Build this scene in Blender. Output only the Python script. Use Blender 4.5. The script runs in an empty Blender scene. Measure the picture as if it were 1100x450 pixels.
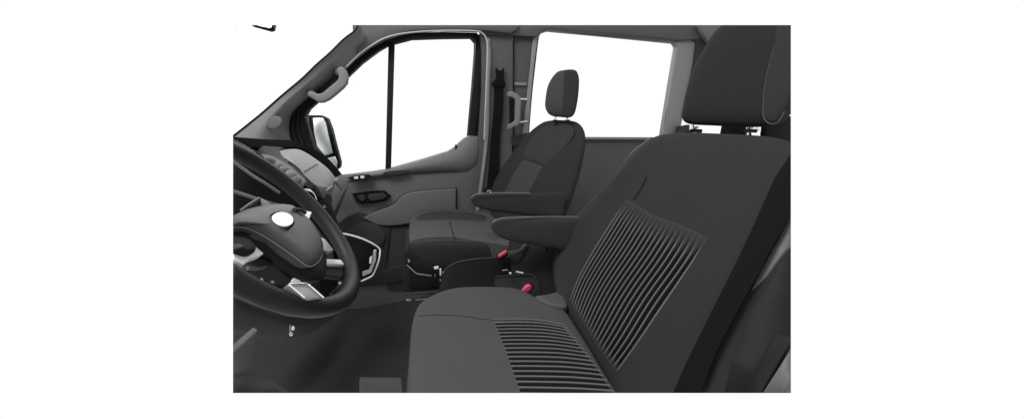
import bpy, bmesh, math
from mathutils import Vector, Matrix

S = bpy.context.scene
C = S.collection

# ------------------------------------------------------------------ camera
# x runs towards the back of the van, y across the cab (away from the open driver's door), z up; metres
F, YAW, PIT, EZ = 380.0, math.radians(18), math.radians(-12.5), 1.05
O = Vector((0, 0, EZ))
FW = Vector((math.sin(YAW)*math.cos(PIT), math.cos(YAW)*math.cos(PIT), math.sin(PIT)))
RT = Vector((math.cos(YAW), -math.sin(YAW), 0))
UP = RT.cross(FW)
cam = bpy.data.cameras.new('camera')
cam.sensor_width = 36
cam.lens = F/1100*36
cam.clip_start = 0.02
cam.clip_end = 100
camo = bpy.data.objects.new('camera', cam)
C.objects.link(camo)
camo.matrix_world = Matrix.Translation(O) @ Matrix((RT, UP, -FW)).transposed().to_4x4()
S.camera = camo

# ------------------------------------------------------------------ world: even white studio backdrop
w = bpy.data.worlds.new('World')
S.world = w
w.use_nodes = True
bg = w.node_tree.nodes['Background']
bg.inputs[0].default_value = (1, 1, 1, 1)
bg.inputs[1].default_value = 1.02
S.view_settings.view_transform = 'Standard'
S.view_settings.look = 'None'
S.view_settings.exposure = 0
S.view_settings.gamma = 1
S.cycles.max_bounces = 6
S.cycles.use_denoising = True

def lamp(name, loc, target, size, power):
    l = bpy.data.lights.new(name, 'AREA')
    l.shape = 'RECTANGLE'
    l.size, l.size_y = size
    l.energy = power
    o = bpy.data.objects.new(name, l)
    C.objects.link(o)
    o.location = loc
    o.rotation_euler = (Vector(target)-Vector(loc)).to_track_quat('-Z', 'Y').to_euler()
    return o
lamp('window_light', (0.9, 3.8, 2.3), (0.4, 0.9, 0.6), (2.6, 1.2), 60)
lamp('overhead_key_lamp', (-.7, 0.6, 2.75), (0.2, 1.1, 0.5), (1.2, 0.9), 75)  # added key lamp high above the cab, lighting the seats from the top

# ------------------------------------------------------------------ geometry helpers
def ray(u, v):
    return FW + RT*((u-550)/F) - UP*((v-225)/F)
def P(u, v, y):
    d = ray(u, v)
    return O + d*(y/d.y)
def PP(u, v, pl):
    p0, n = pl
    d = ray(u, v)
    return O + d*((p0-O).dot(n)/d.dot(n))
def plane(p0, n):
    return (Vector(p0), Vector(n).normalized())
def plane3(a, b, c):
    a, b, c = P(*a), P(*b), P(*c)
    n = (b-a).cross(c-a).normalized()
    if n.dot(a-O) > 0: n = -n
    return (a, n)
def to3(pts, where):
    out = []
    for p in pts:
        if isinstance(p, Vector): out.append(p)
        elif len(p) == 3: out.append(P(*p))
        elif isinstance(where, (int, float)): out.append(P(p[0], p[1], where))
        else: out.append(PP(p[0], p[1], where))
    return out
def catmull(pts, n, closed=False):
    """smooth curve through pts, n+1 (open) or n (closed) evenly spaced points"""
    m = len(pts)
    dense = []
    segs = m if closed else m-1
    for i in range(segs):
        if closed:
            a, b, c, d = pts[(i-1) % m], pts[i], pts[(i+1) % m], pts[(i+2) % m]
        else:
            b, c = pts[i], pts[i+1]
            a = pts[i-1] if i > 0 else b*2-c
            d = pts[i+2] if i+2 < m else c*2-b
        for k in range(12):
            t = k/12
            dense.append(0.5*((2*b)+(c-a)*t+(2*a-5*b+4*c-d)*t*t+(3*b-a-3*c+d)*t*t*t))
    dense.append(pts[0].copy() if closed else pts[-1].copy())
    return resample(dense, n, closed)
def resample(dense, n, closed=False):
    L = [0]
    for i in range(1, len(dense)): L.append(L[-1]+(dense[i]-dense[i-1]).length)
    out = []
    cnt = n if closed else n+1
    j = 0
    for k in range(cnt):
        s = L[-1]*k/n
        while j < len(L)-2 and L[j+1] < s: j += 1
        d = L[j+1]-L[j]
        out.append(dense[j].lerp(dense[j+1], min(1, max(0, (s-L[j])/d)) if d > 1e-9 else 0))
    return out

def finish(name, bm, mat, parent=None, angle=38, bevel=0):
    bmesh.ops.recalc_face_normals(bm, faces=bm.faces)
    me = bpy.data.meshes.new(name)
    bm.to_mesh(me)
    bm.free()
    me.materials.append(mat)
    for p in me.polygons: p.use_smooth = True
    me.set_sharp_from_angle(angle=math.radians(angle))
    o = bpy.data.objects.new(name, me)
    C.objects.link(o)
    if parent: o.parent = parent
    if bevel:
        b = o.modifiers.new('bevel', 'BEVEL')
        b.width = bevel; b.segments = 3; b.limit_method = 'ANGLE'; b.angle_limit = math.radians(40)
        b.use_clamp_overlap = True
        b.harden_normals = False
    return o

def thing(name, label, cat, loc=(0, 0, 0), group=None, kind=None):
    o = bpy.data.objects.new(name, None)
    C.objects.link(o)
    o.empty_display_size = 0.05
    o['label'] = label
    o['category'] = cat
    if group: o['group'] = group
    if kind: o['kind'] = kind
    return o
def tag(o, label, cat=None, group=None, kind=None):
    o['label'] = label
    if cat: o['category'] = cat
    if group: o['group'] = group
    if kind: o['kind'] = kind
    return o

def plate(name, pts, where, thick, mat, parent=None, bevel=0.003, smooth=0, d=None, lift=0.0, build=True):
    """a solid sheet with the given outline; thick is measured away from the viewer side"""
    q = to3(pts, where)
    if smooth: q = catmull(q, smooth, True)
    if d is None:
        n = Vector((0, 0, 0))
        for i in range(len(q)):
            a, b = q[i], q[(i+1) % len(q)]
            n += a.cross(b)
        n.normalize()
        c = sum(q, Vector())/len(q)
        if n.dot(c-O) < 0: n = -n
        d = n
    d = Vector(d).normalized()
    bm = bmesh.new()
    vs = [bm.verts.new(p - d*lift) for p in q]
    f = bm.faces.new(vs)
    r = bmesh.ops.extrude_face_region(bm, geom=[f])
    bmesh.ops.translate(bm, vec=d*thick, verts=[e for e in r['geom'] if isinstance(e, bmesh.types.BMVert)])
    if not bevel or smooth == 0 or True:
        big = [x for x in bm.faces if len(x.verts) > 4]
        bmesh.ops.triangulate(bm, faces=big)
    return finish(name, bm, mat, parent, 30, bevel)

def pillow(name, pts, where, H, B, mat, parent=None, n=96, p=6, q=2.0, smooth=True, pb=3, cen=None):
    """soft padded block: outline swells H towards the viewer side and B away from it"""
    o3 = to3(pts, where)
    o3 = catmull(o3, n, True) if smooth else resample(o3+[o3[0]], n, True)
    nn = Vector((0, 0, 0))
    for i in range(n): nn += o3[i].cross(o3[(i+1) % n])
    nn.normalize()
    c = sum(o3, Vector())/n if cen is None else to3([cen], where)[0]
    if nn.dot(c-O) > 0: nn = -nn
    A = [1, .995, .985, .965, .94, .9, .85, .78, .7, .6, .48, .34, .18]
    bm = bmesh.new()
    def rings(h, pw, sgn, first):
        prev = first
        for a in A[1:]:
            k = h*(1-a**pw)**(1/q)
            cur = [bm.verts.new(c+(x-c)*a+nn*(sgn*k)) for x in o3]
            for i in range(n):
                j = (i+1) % n
                bm.faces.new((prev[i], prev[j], cur[j], cur[i]))
            prev = cur
        e = bm.verts.new(c+nn*sgn*h)
        for i in range(n): bm.faces.new((prev[i], prev[(i+1) % n], e))
    base = [bm.verts.new(x) for x in o3]
    rings(H, p, 1, base)
    rings(B, pb, -1, base)
    ob = finish(name, bm, mat, parent, 60)
    return ob

def coons(T, B, L, R, N, M):
    """T,B left to right; L,R top to bottom; returns rows j=0..M of N+1 points"""
    T, B, L, R = catmull(T, N), catmull(B, N), catmull(L, M), catmull(R, M)
    g = []
    for j in range(M+1):
        t = j/M
        row = []
        for i in range(N+1):
            s = i/N
            row.append(T[i]*(1-t)+B[i]*t+L[j]*(1-s)+R[j]*s
                       - (T[0]*(1-s)*(1-t)+T[N]*s*(1-t)+B[0]*(1-s)*t+B[N]*s*t))
        g.append(row)
    return g
def slab(name, g, n, hf, thick, mat, parent=None, back=None):
    """solid pad over a grid; hf(s,t,p) lifts the front along n, the back lies thick behind"""
    M, N = len(g)-1, len(g[0])-1
    n = Vector(n).normalized()
    back = Vector(back).normalized() if back else -n
    bm = bmesh.new()
    fr = [[bm.verts.new(g[j][i]+n*hf(i/N, j/M, g[j][i])) for i in range(N+1)] for j in range(M+1)]
    for j in range(M):
        for i in range(N):
            bm.faces.new((fr[j][i], fr[j][i+1], fr[j+1][i+1], fr[j+1][i]))
    loop = [fr[0][i] for i in range(N)]+[fr[j][N] for j in range(M)]+[fr[M][i] for i in range(N, 0, -1)]+[fr[j][0] for j in range(M, 0, -1)]
    prev = loop
    cen = sum((v.co for v in loop), Vector())/len(loop)
    for k in (0.15, 0.5, 0.85, 1.0):
        sh = 0.04 if k > .9 else 0
        cur = [bm.verts.new(v.co.lerp(cen, sh)+back*thick*k) for v in loop]
        m = len(loop)
        for i in range(m):
            bm.faces.new((prev[i], prev[(i+1) % m], cur[(i+1) % m], cur[i]))
        prev = cur
    f = bm.faces.new(prev)
    bmesh.ops.triangulate(bm, faces=[f])
    return finish(name, bm, mat, parent, 50)

def tube(name, pts, where, r, mat, parent=None, n=40, closed=False, seg=12, r2=None, updir=None, smooth=True, taper=None):
    q = to3(pts, where)
    if smooth: q = catmull(q, n, closed)
    m = len(q)
    bm = bmesh.new()
    rings = []
    for i in range(m):
        if closed: t = q[(i+1) % m]-q[(i-1) % m]
        else: t = q[min(i+1, m-1)]-q[max(i-1, 0)]
        t.normalize()
        ref = Vector(updir) if updir else Vector((0.13, 0.21, 0.97))
        a = ref-t*ref.dot(t)
        if a.length < 1e-4: a = Vector((1, 0, 0))
        a.normalize()
        b = t.cross(a)
        k = taper(i/(m-1)) if taper else 1
        rings.append([bm.verts.new(q[i]+(a*math.cos(2*math.pi*j/seg)*r+b*math.sin(2*math.pi*j/seg)*(r2 or r))*k) for j in range(seg)])
    for i in range(m if closed else m-1):
        A, B = rings[i], rings[(i+1) % m]
        for j in range(seg):
            bm.faces.new((A[j], A[(j+1) % seg], B[(j+1) % seg], B[j]))
    if not closed:
        bm.faces.new(rings[0]); bm.faces.new(rings[-1])
    return finish(name, bm, mat, parent, 50)

def ribbon(name, L, R, where, thick, mat, parent=None, n=40, dome=0.0):
    """webbing between two edge lines"""
    L, R = catmull(to3(L, where), n), catmull(to3(R, where), n)
    bm = bmesh.new()
    rows = []
    for a, b in zip(L, R):
        nn = (b-a)
        mid = (a+b)/2
        out = (O-mid)
        i = L.index(a)
        tg = (L[min(i+1, n)]-L[max(i-1, 0)]).normalized()
        nn = nn.cross(tg).normalized()
        if nn.dot(out) < 0: nn = -nn
        top = [bm.verts.new(a.lerp(b, s)+nn*(dome*math.sin(math.pi*s))) for s in (0, .08, .3, .5, .7, .92, 1)]
        bot = [bm.verts.new(b.lerp(a, s)-nn*thick) for s in (0, 1)]
        rows.append(top+bot)
    for i in range(n):
        m = len(rows[0])
        for j in range(m):
            bm.faces.new((rows[i][j], rows[i][(j+1) % m], rows[i+1][(j+1) % m], rows[i+1][j]))
    bm.faces.new(rows[0]); bm.faces.new(rows[-1])
    return finish(name, bm, mat, parent, 40)

def disc(name, c, n, rx, ry, thick, mat, parent=None, ax=None, dome=0.0):
    c = Vector(c); n = Vector(n).normalized()
    ax = Vector(ax) if ax else Vector((1, 0, 0))
    ax = (ax-n*ax.dot(n)).normalized()
    ay = n.cross(ax)
    bm = bmesh.new()
    K = 40
    def ring(k, h): return [bm.verts.new(c+ax*math.cos(2*math.pi*i/K)*rx*k+ay*math.sin(2*math.pi*i/K)*ry*k+n*h) for i in range(K)]
    rs = [ring(1, -thick), ring(1, -0.1*thick), ring(.96, 0), ring(.8, dome*.5), ring(.5, dome*.85), ring(.2, dome)]
    for a, b in zip(rs, rs[1:]):
        for i in range(K): bm.faces.new((a[i], a[(i+1) % K], b[(i+1) % K], b[i]))
    bm.faces.new(rs[0]); bm.faces.new(rs[-1])
    return finish(name, bm, mat, parent, 40)

def inpoly(u, v, poly):
    r = False
    j = len(poly)-1
    for i in range(len(poly)):
        xi, yi = poly[i]; xj, yj = poly[j]
        if (yi > v) != (yj > v) and u < (xj-xi)*(v-yi)/(yj-yi)+xi: r = not r
        j = i
    return r
def proj(p):
    d = p-O
    z = d.dot(FW)
    return 550+F*d.dot(RT)/z, 225-F*d.dot(UP)/z

# ------------------------------------------------------------------ materials
def mat(name, col, rough=0.6, spec=0.3, bump=0.0, scale=400, metal=0.0, var=0.06, weave=False, coat=0.0, stretch=None):
    m = bpy.data.materials.new(name)
    m.use_nodes = True
    nt = m.node_tree
    b = nt.nodes['Principled BSDF']
    b.inputs['Roughness'].default_value = rough
    b.inputs['Specular IOR Level'].default_value = spec
    b.inputs['Metallic'].default_value = metal
    b.inputs['Coat Weight'].default_value = coat
    tc = nt.nodes.new('ShaderNodeTexCoord')
    nz = nt.nodes.new('ShaderNodeTexNoise')
    nz.inputs['Scale'].default_value = 7
    nz.inputs['Detail'].default_value = 5
    nt.links.new(tc.outputs['Object'], nz.inputs['Vector'])
    mx = nt.nodes.new('ShaderNodeMix')
    mx.data_type = 'RGBA'
    mx.inputs[6].default_value = (*[c*(1-var) for c in col], 1)
    mx.inputs[7].default_value = (*[c*(1+var) for c in col], 1)
    nt.links.new(nz.outputs['Fac'], mx.inputs[0])
    nt.links.new(mx.outputs[2], b.inputs['Base Color'])
    if bump:
        if weave:
            t = nt.nodes.new('ShaderNodeTexVoronoi')
            t.inputs['Scale'].default_value = scale
            out = t.outputs['Distance']
        else:
            t = nt.nodes.new('ShaderNodeTexNoise')
            t.inputs['Scale'].default_value = scale
            t.inputs['Detail'].default_value = 3
            out = t.outputs['Fac']
        nt.links.new(tc.outputs['Object'], t.inputs['Vector'])
        bp = nt.nodes.new('ShaderNodeBump')
        bp.inputs['Strength'].default_value = bump
        bp.inputs['Distance'].default_value = 0.001
        nt.links.new(out, bp.inputs['Height'])
        nt.links.new(bp.outputs['Normal'], b.inputs['Normal'])
    return m
def g(v, tint=(1, 1.02, 1.03)):
    return tuple(v*t for t in tint)
fab_seat = mat('charcoal_seat_fabric', g(.0165), .95, .12, .35, 700, weave=True)
fab_rib = mat('ribbed_seat_cloth', g(.060, (1.03, 1, .97)), .7, .3, .3, 700, weave=True)
fab_groove = mat('black_groove_cloth', g(.004), .9, .05)
fab_head = mat('charcoal_headrest_cloth', g(.012), .95, .1, .35, 700, weave=True)
fab_cush = mat('toplit_cushion_fabric', g(.038), .95, .12, .35, 700, weave=True)  # cushion cloth lightened, so light from above is painted into its colour
fab_arm = mat('armrest_fabric', g(.019), .95, .1, .35, 600, weave=True)
fab_upper = mat('upper_seat_fabric', g(.023), .95, .12, .35, 600, weave=True)
fab_panel = mat('panel_seat_fabric', g(.030), .95, .12, .35, 600, weave=True)
fab_mid = mat('mid_grey_seat_fabric', g(.042), .95, .12, .35, 600, weave=True)
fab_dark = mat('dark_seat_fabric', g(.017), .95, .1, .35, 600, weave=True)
pl_light = mat('light_grey_trim_plastic', g(.11), .6, .25, .25, 500)
pl_mid = mat('mid_grey_trim_plastic', g(.08), .6, .25, .25, 500)
pl_door = mat('door_card_plastic', g(.068), .6, .25, .3, 500)
pl_shield = mat('dark_shield_plastic', g(.010), .7, .15, .3, 500)
pl_bpil = mat('centre_pillar_plastic', g(.048), .6, .2, .3, 500)
pl_pillar = mat('windscreen_pillar_plastic', g(.135), .6, .25, .25, 500)
pl_fascia = mat('pale_fascia_plastic', g(.145), .6, .25, .25, 500)
pl_surround = mat('pale_window_surround', g(.135), .6, .25, .25, 500)
pl_foot = mat('dark_footwell_plastic', g(.019), .8, .1, .3, 400)
pl_pale = mat('pale_edge_plastic', g(.26), .5, .3)
pl_wall = mat('side_wall_plastic', g(.043), .7, .2, .3, 500)
pl_dark = mat('dark_grey_plastic', g(.022), .7, .12, .3, 500)
pl_seatbox = mat('dark_console_plastic', g(.011), .8, .08, .3, 500)
cowlm = mat('matt_black_cowl', g(.006), .9, .0, .2, 400)
pl_black = mat('black_plastic', g(.008), .6, .1, .15, 500)
rubber = mat('black_rubber_seal', g(.005), .7, .08, .1, 300)
leather = mat('black_wheel_leather', g(.0085), .5, .16, .4, 500, weave=True)
hubm = mat('wheel_hub_plastic', g(.030), .5, .3, .25, 500)
silver = mat('satin_silver', g(.5), .4, .4)
chrome = mat('bright_chrome', g(.8), .12, .5, 0, metal=1)
steel = mat('dull_grey_metal', g(.22), .4, .5, 0, metal=.3)
carpet = mat('charcoal_floor_carpet', g(.027), 1, .03, .5, 450, var=.06)
matm = mat('grey_rubber_mat', g(.06), .8, .15, .4, 300)
webm = mat('black_belt_webbing', g(.005), .9, .04, .5, 500, weave=True)
redm = mat('red_release_button', (.42, .03, .06), .45, .4)
white = mat('white_enamel', (.95, .95, .97), .25, .5)
blue = mat('dark_blue_enamel', (.02, .04, .18), .3, .5)
mirror = mat('mirror_glass', (.80, .84, .86), .35, .5, metal=1, var=0)
def glassmat():
    m = bpy.data.materials.new('clear_window_glass')
    m.use_nodes = True
    nt = m.node_tree
    nt.nodes.remove(nt.nodes['Principled BSDF'])
    a = nt.nodes.new('ShaderNodeBsdfTransparent')
    b = nt.nodes.new('ShaderNodeBsdfGlossy')
    b.inputs['Roughness'].default_value = 0.02
    mx = nt.nodes.new('ShaderNodeMixShader')
    mx.inputs[0].default_value = 0.008
    nt.links.new(a.outputs[0], mx.inputs[1])
    nt.links.new(b.outputs[0], mx.inputs[2])
    nt.links.new(mx.outputs[0], nt.nodes['Material Output'].inputs[0])
    return m
glass = glassmat()

# ================================================================== FLOOR
W = 2.10       # inner face of the passenger side
bm = bmesh.new()
NX, NY = 260, 180
x0, x1, y0, y1 = -0.95, 1.7, 0.25, W
FX, FY = -.36, 1.62
FK = .25
def floorz(x, y):
    # raised carpet over the engine tunnel, sinking into the passenger footwell, with one soft fold
    z = 0.05+0.10*max(0, min(1, (-.25-x)/.45))**1.5
    dx = x-FX-(y-FY)*FK
    fold = math.exp(-(dx/(.045 if dx < 0 else .10))**2)*math.exp(-((y-FY)/.28)**2)
    return z-0.08*fold+0.012*math.sin(x*5+y*3)
vv = [[bm.verts.new((x0+(x1-x0)*i/NX, y0+(y1-y0)*j/NY, floorz(x0+(x1-x0)*i/NX, y0+(y1-y0)*j/NY))) for i in range(NX+1)] for j in range(NY+1)]
for j in range(NY):
    for i in range(NX): bm.faces.new((vv[j][i], vv[j][i+1], vv[j+1][i+1], vv[j+1][i]))
r = bmesh.ops.extrude_face_region(bm, geom=bm.faces[:])
bmesh.ops.translate(bm, vec=(0, 0, -.05), verts=[e for e in r['geom'] if isinstance(e, bmesh.types.BMVert)])
tag(finish('floor', bm, carpet, angle=80), 'dark charcoal carpeted cab floor in front of the seats', kind='structure')

# ================================================================== PASSENGER SIDE DOOR
door = thing('passenger_door', 'grey front passenger door with split window, seen from inside', 'door', kind='thing')
# glass
plate('window_glass', [(338,108),(367,89),(389,67),(407,53),(419,47),(424,44),(443,40),(507,38),(512,45),(512,55),(503,152),(481,165),(455,173),(432,180),(415,185),(398,188),(366,191),(345,178),(330,155),(325,130)], W+.055, .006, glass, door, 0)
# black window frame: outer and inner loop joined
inner = [(366,189),(359,180),(347,168),(337,156),(332,140),(327,126),(332,117),(340,110),(352,101),(367,88.5),(389.5,67),(407,54),(418,47.5),(443,41),(475,40),(507,39.7),(511.3,44.6),(511,56),(508,95),(503,150),(490,159),(481,163),(455,171),(432,177.6),(415,182.5),(398,185)]
outer = [(362,200),(350,186),(336,168),(322,146),(317,134),(320,117),(324,109),(333,101),(345,92),(361,78),(384,61),(402,46),(418,40),(443,35.5),(475,34.5),(512,35.5),(518.5,42),(519,56),(517,98),(514,152),(500,168),(482,172),(455,180),(432,186),(415,191),(398,194)]
def frame(name, outer, inner, Y, thick, mat, parent, n=120):
    a = resample(to3(outer+[outer[0]], Y), n, True)
    # match by closest index order: both loops start at the same corner
    b = []
    oi, ii = to3(outer, Y), to3(inner, Y)
    bm = bmesh.new()
    m = len(oi)
    k = 4
    A, B = [], []
    for i in range(m):
        for t in range(k):
            A.append(oi[i].lerp(oi[(i+1) % m], t/k)); B.append(ii[i].lerp(ii[(i+1) % m], t/k))
    rows = []
    for p, q in zip(A, B):
        w = q-p
        rows.append([bm.verts.new(p), bm.verts.new(p+w*.12+Vector((0, -.008, 0))), bm.verts.new(p+w*.6+Vector((0, -.010, 0))), bm.verts.new(q+Vector((0, .004, 0))),
                     bm.verts.new(q+Vector((0, thick, 0))), bm.verts.new(p+Vector((0, thick, 0)))])
    L = len(rows)
    for i in range(L):
        for j in range(6):
            bm.faces.new((rows[i][j], rows[i][(j+1) % 6], rows[(i+1) % L][(j+1) % 6], rows[(i+1) % L][j]))
    return finish(name, bm, mat, parent, 45)
frame('window_frame', outer, inner, W+.02, .06, rubber, door)
plate('division_bar', [(417.3,44),(424.3,42),(422.5,100),(420,186),(413.8,188),(415.5,120)], W+.03, .035, pl_black, door, .004)
# card: upper ledge + body, with recessed map pocket and lower part
ledge = [(366,189.5),(376,188),(398,185.2),(415,182.7),(432,177.8),(455,171.2),(481,163.2),(490,158),(499,149),(505,146),(514,146.5),(514,168),(510,185),(507,206),(504,226),(500,352),(350,352),(352,250),(356,228),(369,200)]
plate('door_card', ledge, W-.02, .07, pl_door, door, .006)
# ledge roll along the bottom of the window
crease_top = [(371,189.7),(398,185.6),(415,183),(432,178),(455,171.6),(481,163.8),(492,156),(501,148.5),(513,147)]
crease_bot = [(371,196),(398,193),(441,187.5),(476,185.5),(499,184.5),(507,181),(512,175),(513.5,168),(514,158)]
gg = coons(to3(crease_top, W-.022), to3(crease_bot, W-.022), to3([crease_top[0], crease_bot[0]], W-.022), to3([crease_top[-1], crease_bot[-1]], W-.022), 50, 10)
slab('sill_roll', gg, (0, -1, .25), lambda s, t, p: .028*math.sin(math.pi*min(1, t*1.0))**.7*(min(1, s*12))*min(1, (1-s)*8), .02, pl_mid, door, (0, 1, 0))
# map pocket panel (stands proud of the card)
pocket = [(390,234),(403,228),(416,223.5),(424,219.5),(430,212.5),(436,208.5),(444,206.3),(462,204.6),(490,203),(489.6,226),(489,262),(440,262),(439.5,240),(428,242),(418,242.6),(407,242),(402,240.3)]
plate('pocket_panel', pocket, W-.055, .04, pl_door, door, .006)
plate('pocket_gap', [(388.5,234.6),(402,227.2),(415,222.7),(423.3,218.5),(429.3,211.6),(435.6,207.5),(444,205.2),(462,203.6),(491,202),(490.6,262),(440,263),(438,242),(418,244),(402,242)], W-.030, .012, pl_black, door, .002)
plate('lower_panel', [(420,244),(440,243),(500,243),(500,312),(416,312),(417,280)], W-.034, .02, pl_dark, door, .004)
# lower footwell trim under the door
plate('footwell_panel', [(372,234),(384,229),(400,232),(413,241),(420,246),(416,280),(414,290),(436,283),(438,300),(424,305),(409,306.5),(380,309),(352,306),(352,248)], W-.045, .03, pl_foot, door, .01)
c = P(392, 255, W-.060)
disc('speaker_cover', c, (0, -1, .05), .105, .085, .02, pl_dark, door, dome=.004)
# inner door handle
plate('handle_recess', [(378.5,208.5),(400,205.6),(413,205.6),(419.5,211),(413,216.5),(389,220),(384,217.5)], W-.042, .03, rubber, door, .002)
hd = plate('door_handle', [(396,208.8),(411.5,207.3),(416,210.8),(411.5,214),(399,216),(395,213)], W-.060, .012, pl_dark, door, .002)
plate('lock_button', [(384,210.5),(390.5,209.3),(392.5,213),(390,216.5),(386.5,215)], W-.052, .010, pl_dark, door, .001)
tube('recess_rim', [(377.5,208),(400,204.8),(413.5,204.8),(420.5,211),(414,217.3),(389,221),(383.5,218)], W-.046, .003, pl_dark, door, 60, True, 8, smooth=False)
# window switch block on the ledge
sw = plate('switch_panel', [(373,191),(381,188.5),(396,187),(399,189.5),(394,193),(378,194.5)], W-.075, .02, pl_black, door, .002)
plate('window_switch', [(380,190.2),(384.5,189.5),(385,192),(381,192.6)], W-.085, .012, silver, sw, .001)
plate('window_switch', [(386.8,189.4),(391,188.9),(391.5,191.4),(387.6,192)], W-.085, .012, silver, sw, .001)
plate('ledge_slot', [(411,186.3),(418,184),(430,183),(440,183.5),(432,187),(420,188.3)], W-.058, .008, pl_dark, door, .001, smooth=30)
tube('door_seal', [(520,40),(520.5,56),(519,98),(517,140),(513.5,170),(509,205),(505.5,232),(504,260)], W-.01, .0075, rubber, door, 50)
tube('lock_pin', [(489.6,160),(489.8,155.5)], W-.03, .006, pl_black, door, 4)

# ================================================================== ROOF RAIL + A PILLAR
rail = thing('roof_rail_trim', 'dark grey roof edge trim running above the door window', 'roof trim', kind='thing')
plate('trim_panel', [(378,20),(560,20),(556,32),(548,36.5),(520,33.3),(472,32),(445,33.5),(428,37),(412,42.5),(398,50),(386,59),(380,50)], W-.06, .05, pl_bpil, rail, .008)
plate('header_trim', [(515,18),(775,14),(775,38),(752,42),(731,43.5),(727,43),(700,40),(640,35.3),(590,31.6),(583,33),(576,40),(560,39),(549,38.5),(517,37.5)], W-.035, .05, pl_bpil, rail, .008)
tube('seal_edge', [(372,72),(386,58.5),(400,48.5),(414,41),(434.7,36),(472,33.2),(510,33.6),(518,36),(522.5,42),(523.5,55),(522,100),(520,150)], W-.064, .0038, pl_pale, rail, 70)

pil = thing('windscreen_pillar', 'slanting grey windscreen pillar trim with a grab handle', 'pillar', kind='thing')
T = [(250,147),(266,134.5),(282.6,121),(303,103),(324.5,85),(340,70),(354.8,57),(369,43),(380.8,34),(386,24)]
Bt = [(313,152),(311,140),(312,128),(317,119),(327,109),(338,100.5),(354,88),(370,75),(382,64),(398,51)]
Ta = [(u, v, 1.97) for u, v in T]
Ba = [(u, v, W-.01) for u, v in Bt]
gg = coons(to3(Ta, 0), to3(Ba, 0), to3([Ta[0], (280,151,1.97), Ba[0]], 0), to3([Ta[-1], (391,36,2.03), Ba[-1]], 0), 60, 24)
def pil_h(s, t, p):
    # broad outer facet, ridge, then the inner return
    e = min(1, t*9)**.5*min(1, (1-t)*7)**.5
    rid = .022*max(0, 1-abs(t-.62)/.38)
    return .006*e+rid*min(1, s*6+.2)*(.4+.6*s)
slab('pillar_trim', gg, (-.1, -1, .1), pil_h, .03, pl_pillar, pil, (0, 1, 0))
disc('tweeter_cover', P(294, 131.5, 1.955), (-.25, -1, .15), .036, .028, .01, pl_door, pil, (1, 0, .5), dome=.004)
tube('windscreen_seal', [(250,146.5,1.965),(266,134,1.965),(282.6,120.5,1.965),(303,102.5,1.965),(324.5,84.5,1.965),(340,69.5,1.965),(354.8,56.5,1.965),(369,42.5,1.965),(380.8,33.5,1.965),(385,27,1.965)], 0, .0035, rubber, pil, 60, seg=8)
hg = plate('grab_handle', [(361,74.5),(364,72),(368,71),(371.5,75),(374,83.5),(373,89.5),(369,94.5),(361.5,101),(354,107),(348,109.8),(342,110.6),(337,107),(329,102.3),(331.5,97.8),(337,98.6),(341,101.3),(346.5,99.6),(354,93.2),(362.5,86),(364,82.5)], W-.125, .045, pl_light, pil, .009)
for a, b in (((364,77), (362,79)), ((334,100), (336,103))):
    tube('handle_foot', [(a[0],a[1],W-.09),(b[0],b[1],W-.03)], 0, .016, pl_mid, hg, 4, seg=10)
plate('handle_recess', [(336,101),(352,88),(366,75),(369,80),(366,88),(358,95),(348,101),(340,104)], W-.04, .01, pl_black, pil, .002)
tag(hg, 'light grey grab handle')
# black rubber flap where pillar, dash and door meet
plate('pillar_seal', [(306,152),(307,140),(310,127),(316,115),(326,106),(338,99),(352,90),(366,77),(370,83),(366,90),(352,102),(340,111),(330,118),(327,126),(331,136),(334,150),(338,160),(346,168),(356,178),(350,184),(335,175),(320,160)], W-.012, .02, rubber, pil, .003)
for k, (a, b) in enumerate([((316,120),(321,158)), ((321,115),(327,160))]):
    tube('seal_lip', [(a[0],a[1]),((a[0]+b[0])/2-4,(a[1]+b[1])/2),(b[0],b[1])], W-.018, .006, pl_black, pil, 20)

# ================================================================== DOOR MIRROR
mir = thing('wing_mirror', 'exterior door mirror with two glasses beyond the front window', 'mirror')
YM = 2.34
plate('housing', [(325,126),(331.7,123.8),(345,124),(351.5,127),(356,138.5),(359,151),(362.5,164),(365.5,175),(365,181),(360,184),(348,180),(340,172),(333,150),(326,140)], YM, .09, rubber, mir, .008)
plate('housing_cheek', [(326.5,127),(331.5,125.5),(333.5,146),(330,144.5)], YM-.005, .02, pl_mid, mir, .002)
plate('main_glass', [(336,127),(347,127),(350,132),(353,146),(357.5,164.5),(346,168),(341,158),(337.5,143)], YM-.004, .01, mirror, mir, .001)
plate('wide_angle_glass', [(349,170.5),(360,168),(362.5,174),(362,179.5),(356,178.5)], YM-.004, .01, mirror, mir, .001)
tube('mirror_arm', [(338,176,W+.1),(336,182,W+.12),(345,186,W+.06)], 0, .02, rubber, mir, 8)

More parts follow.
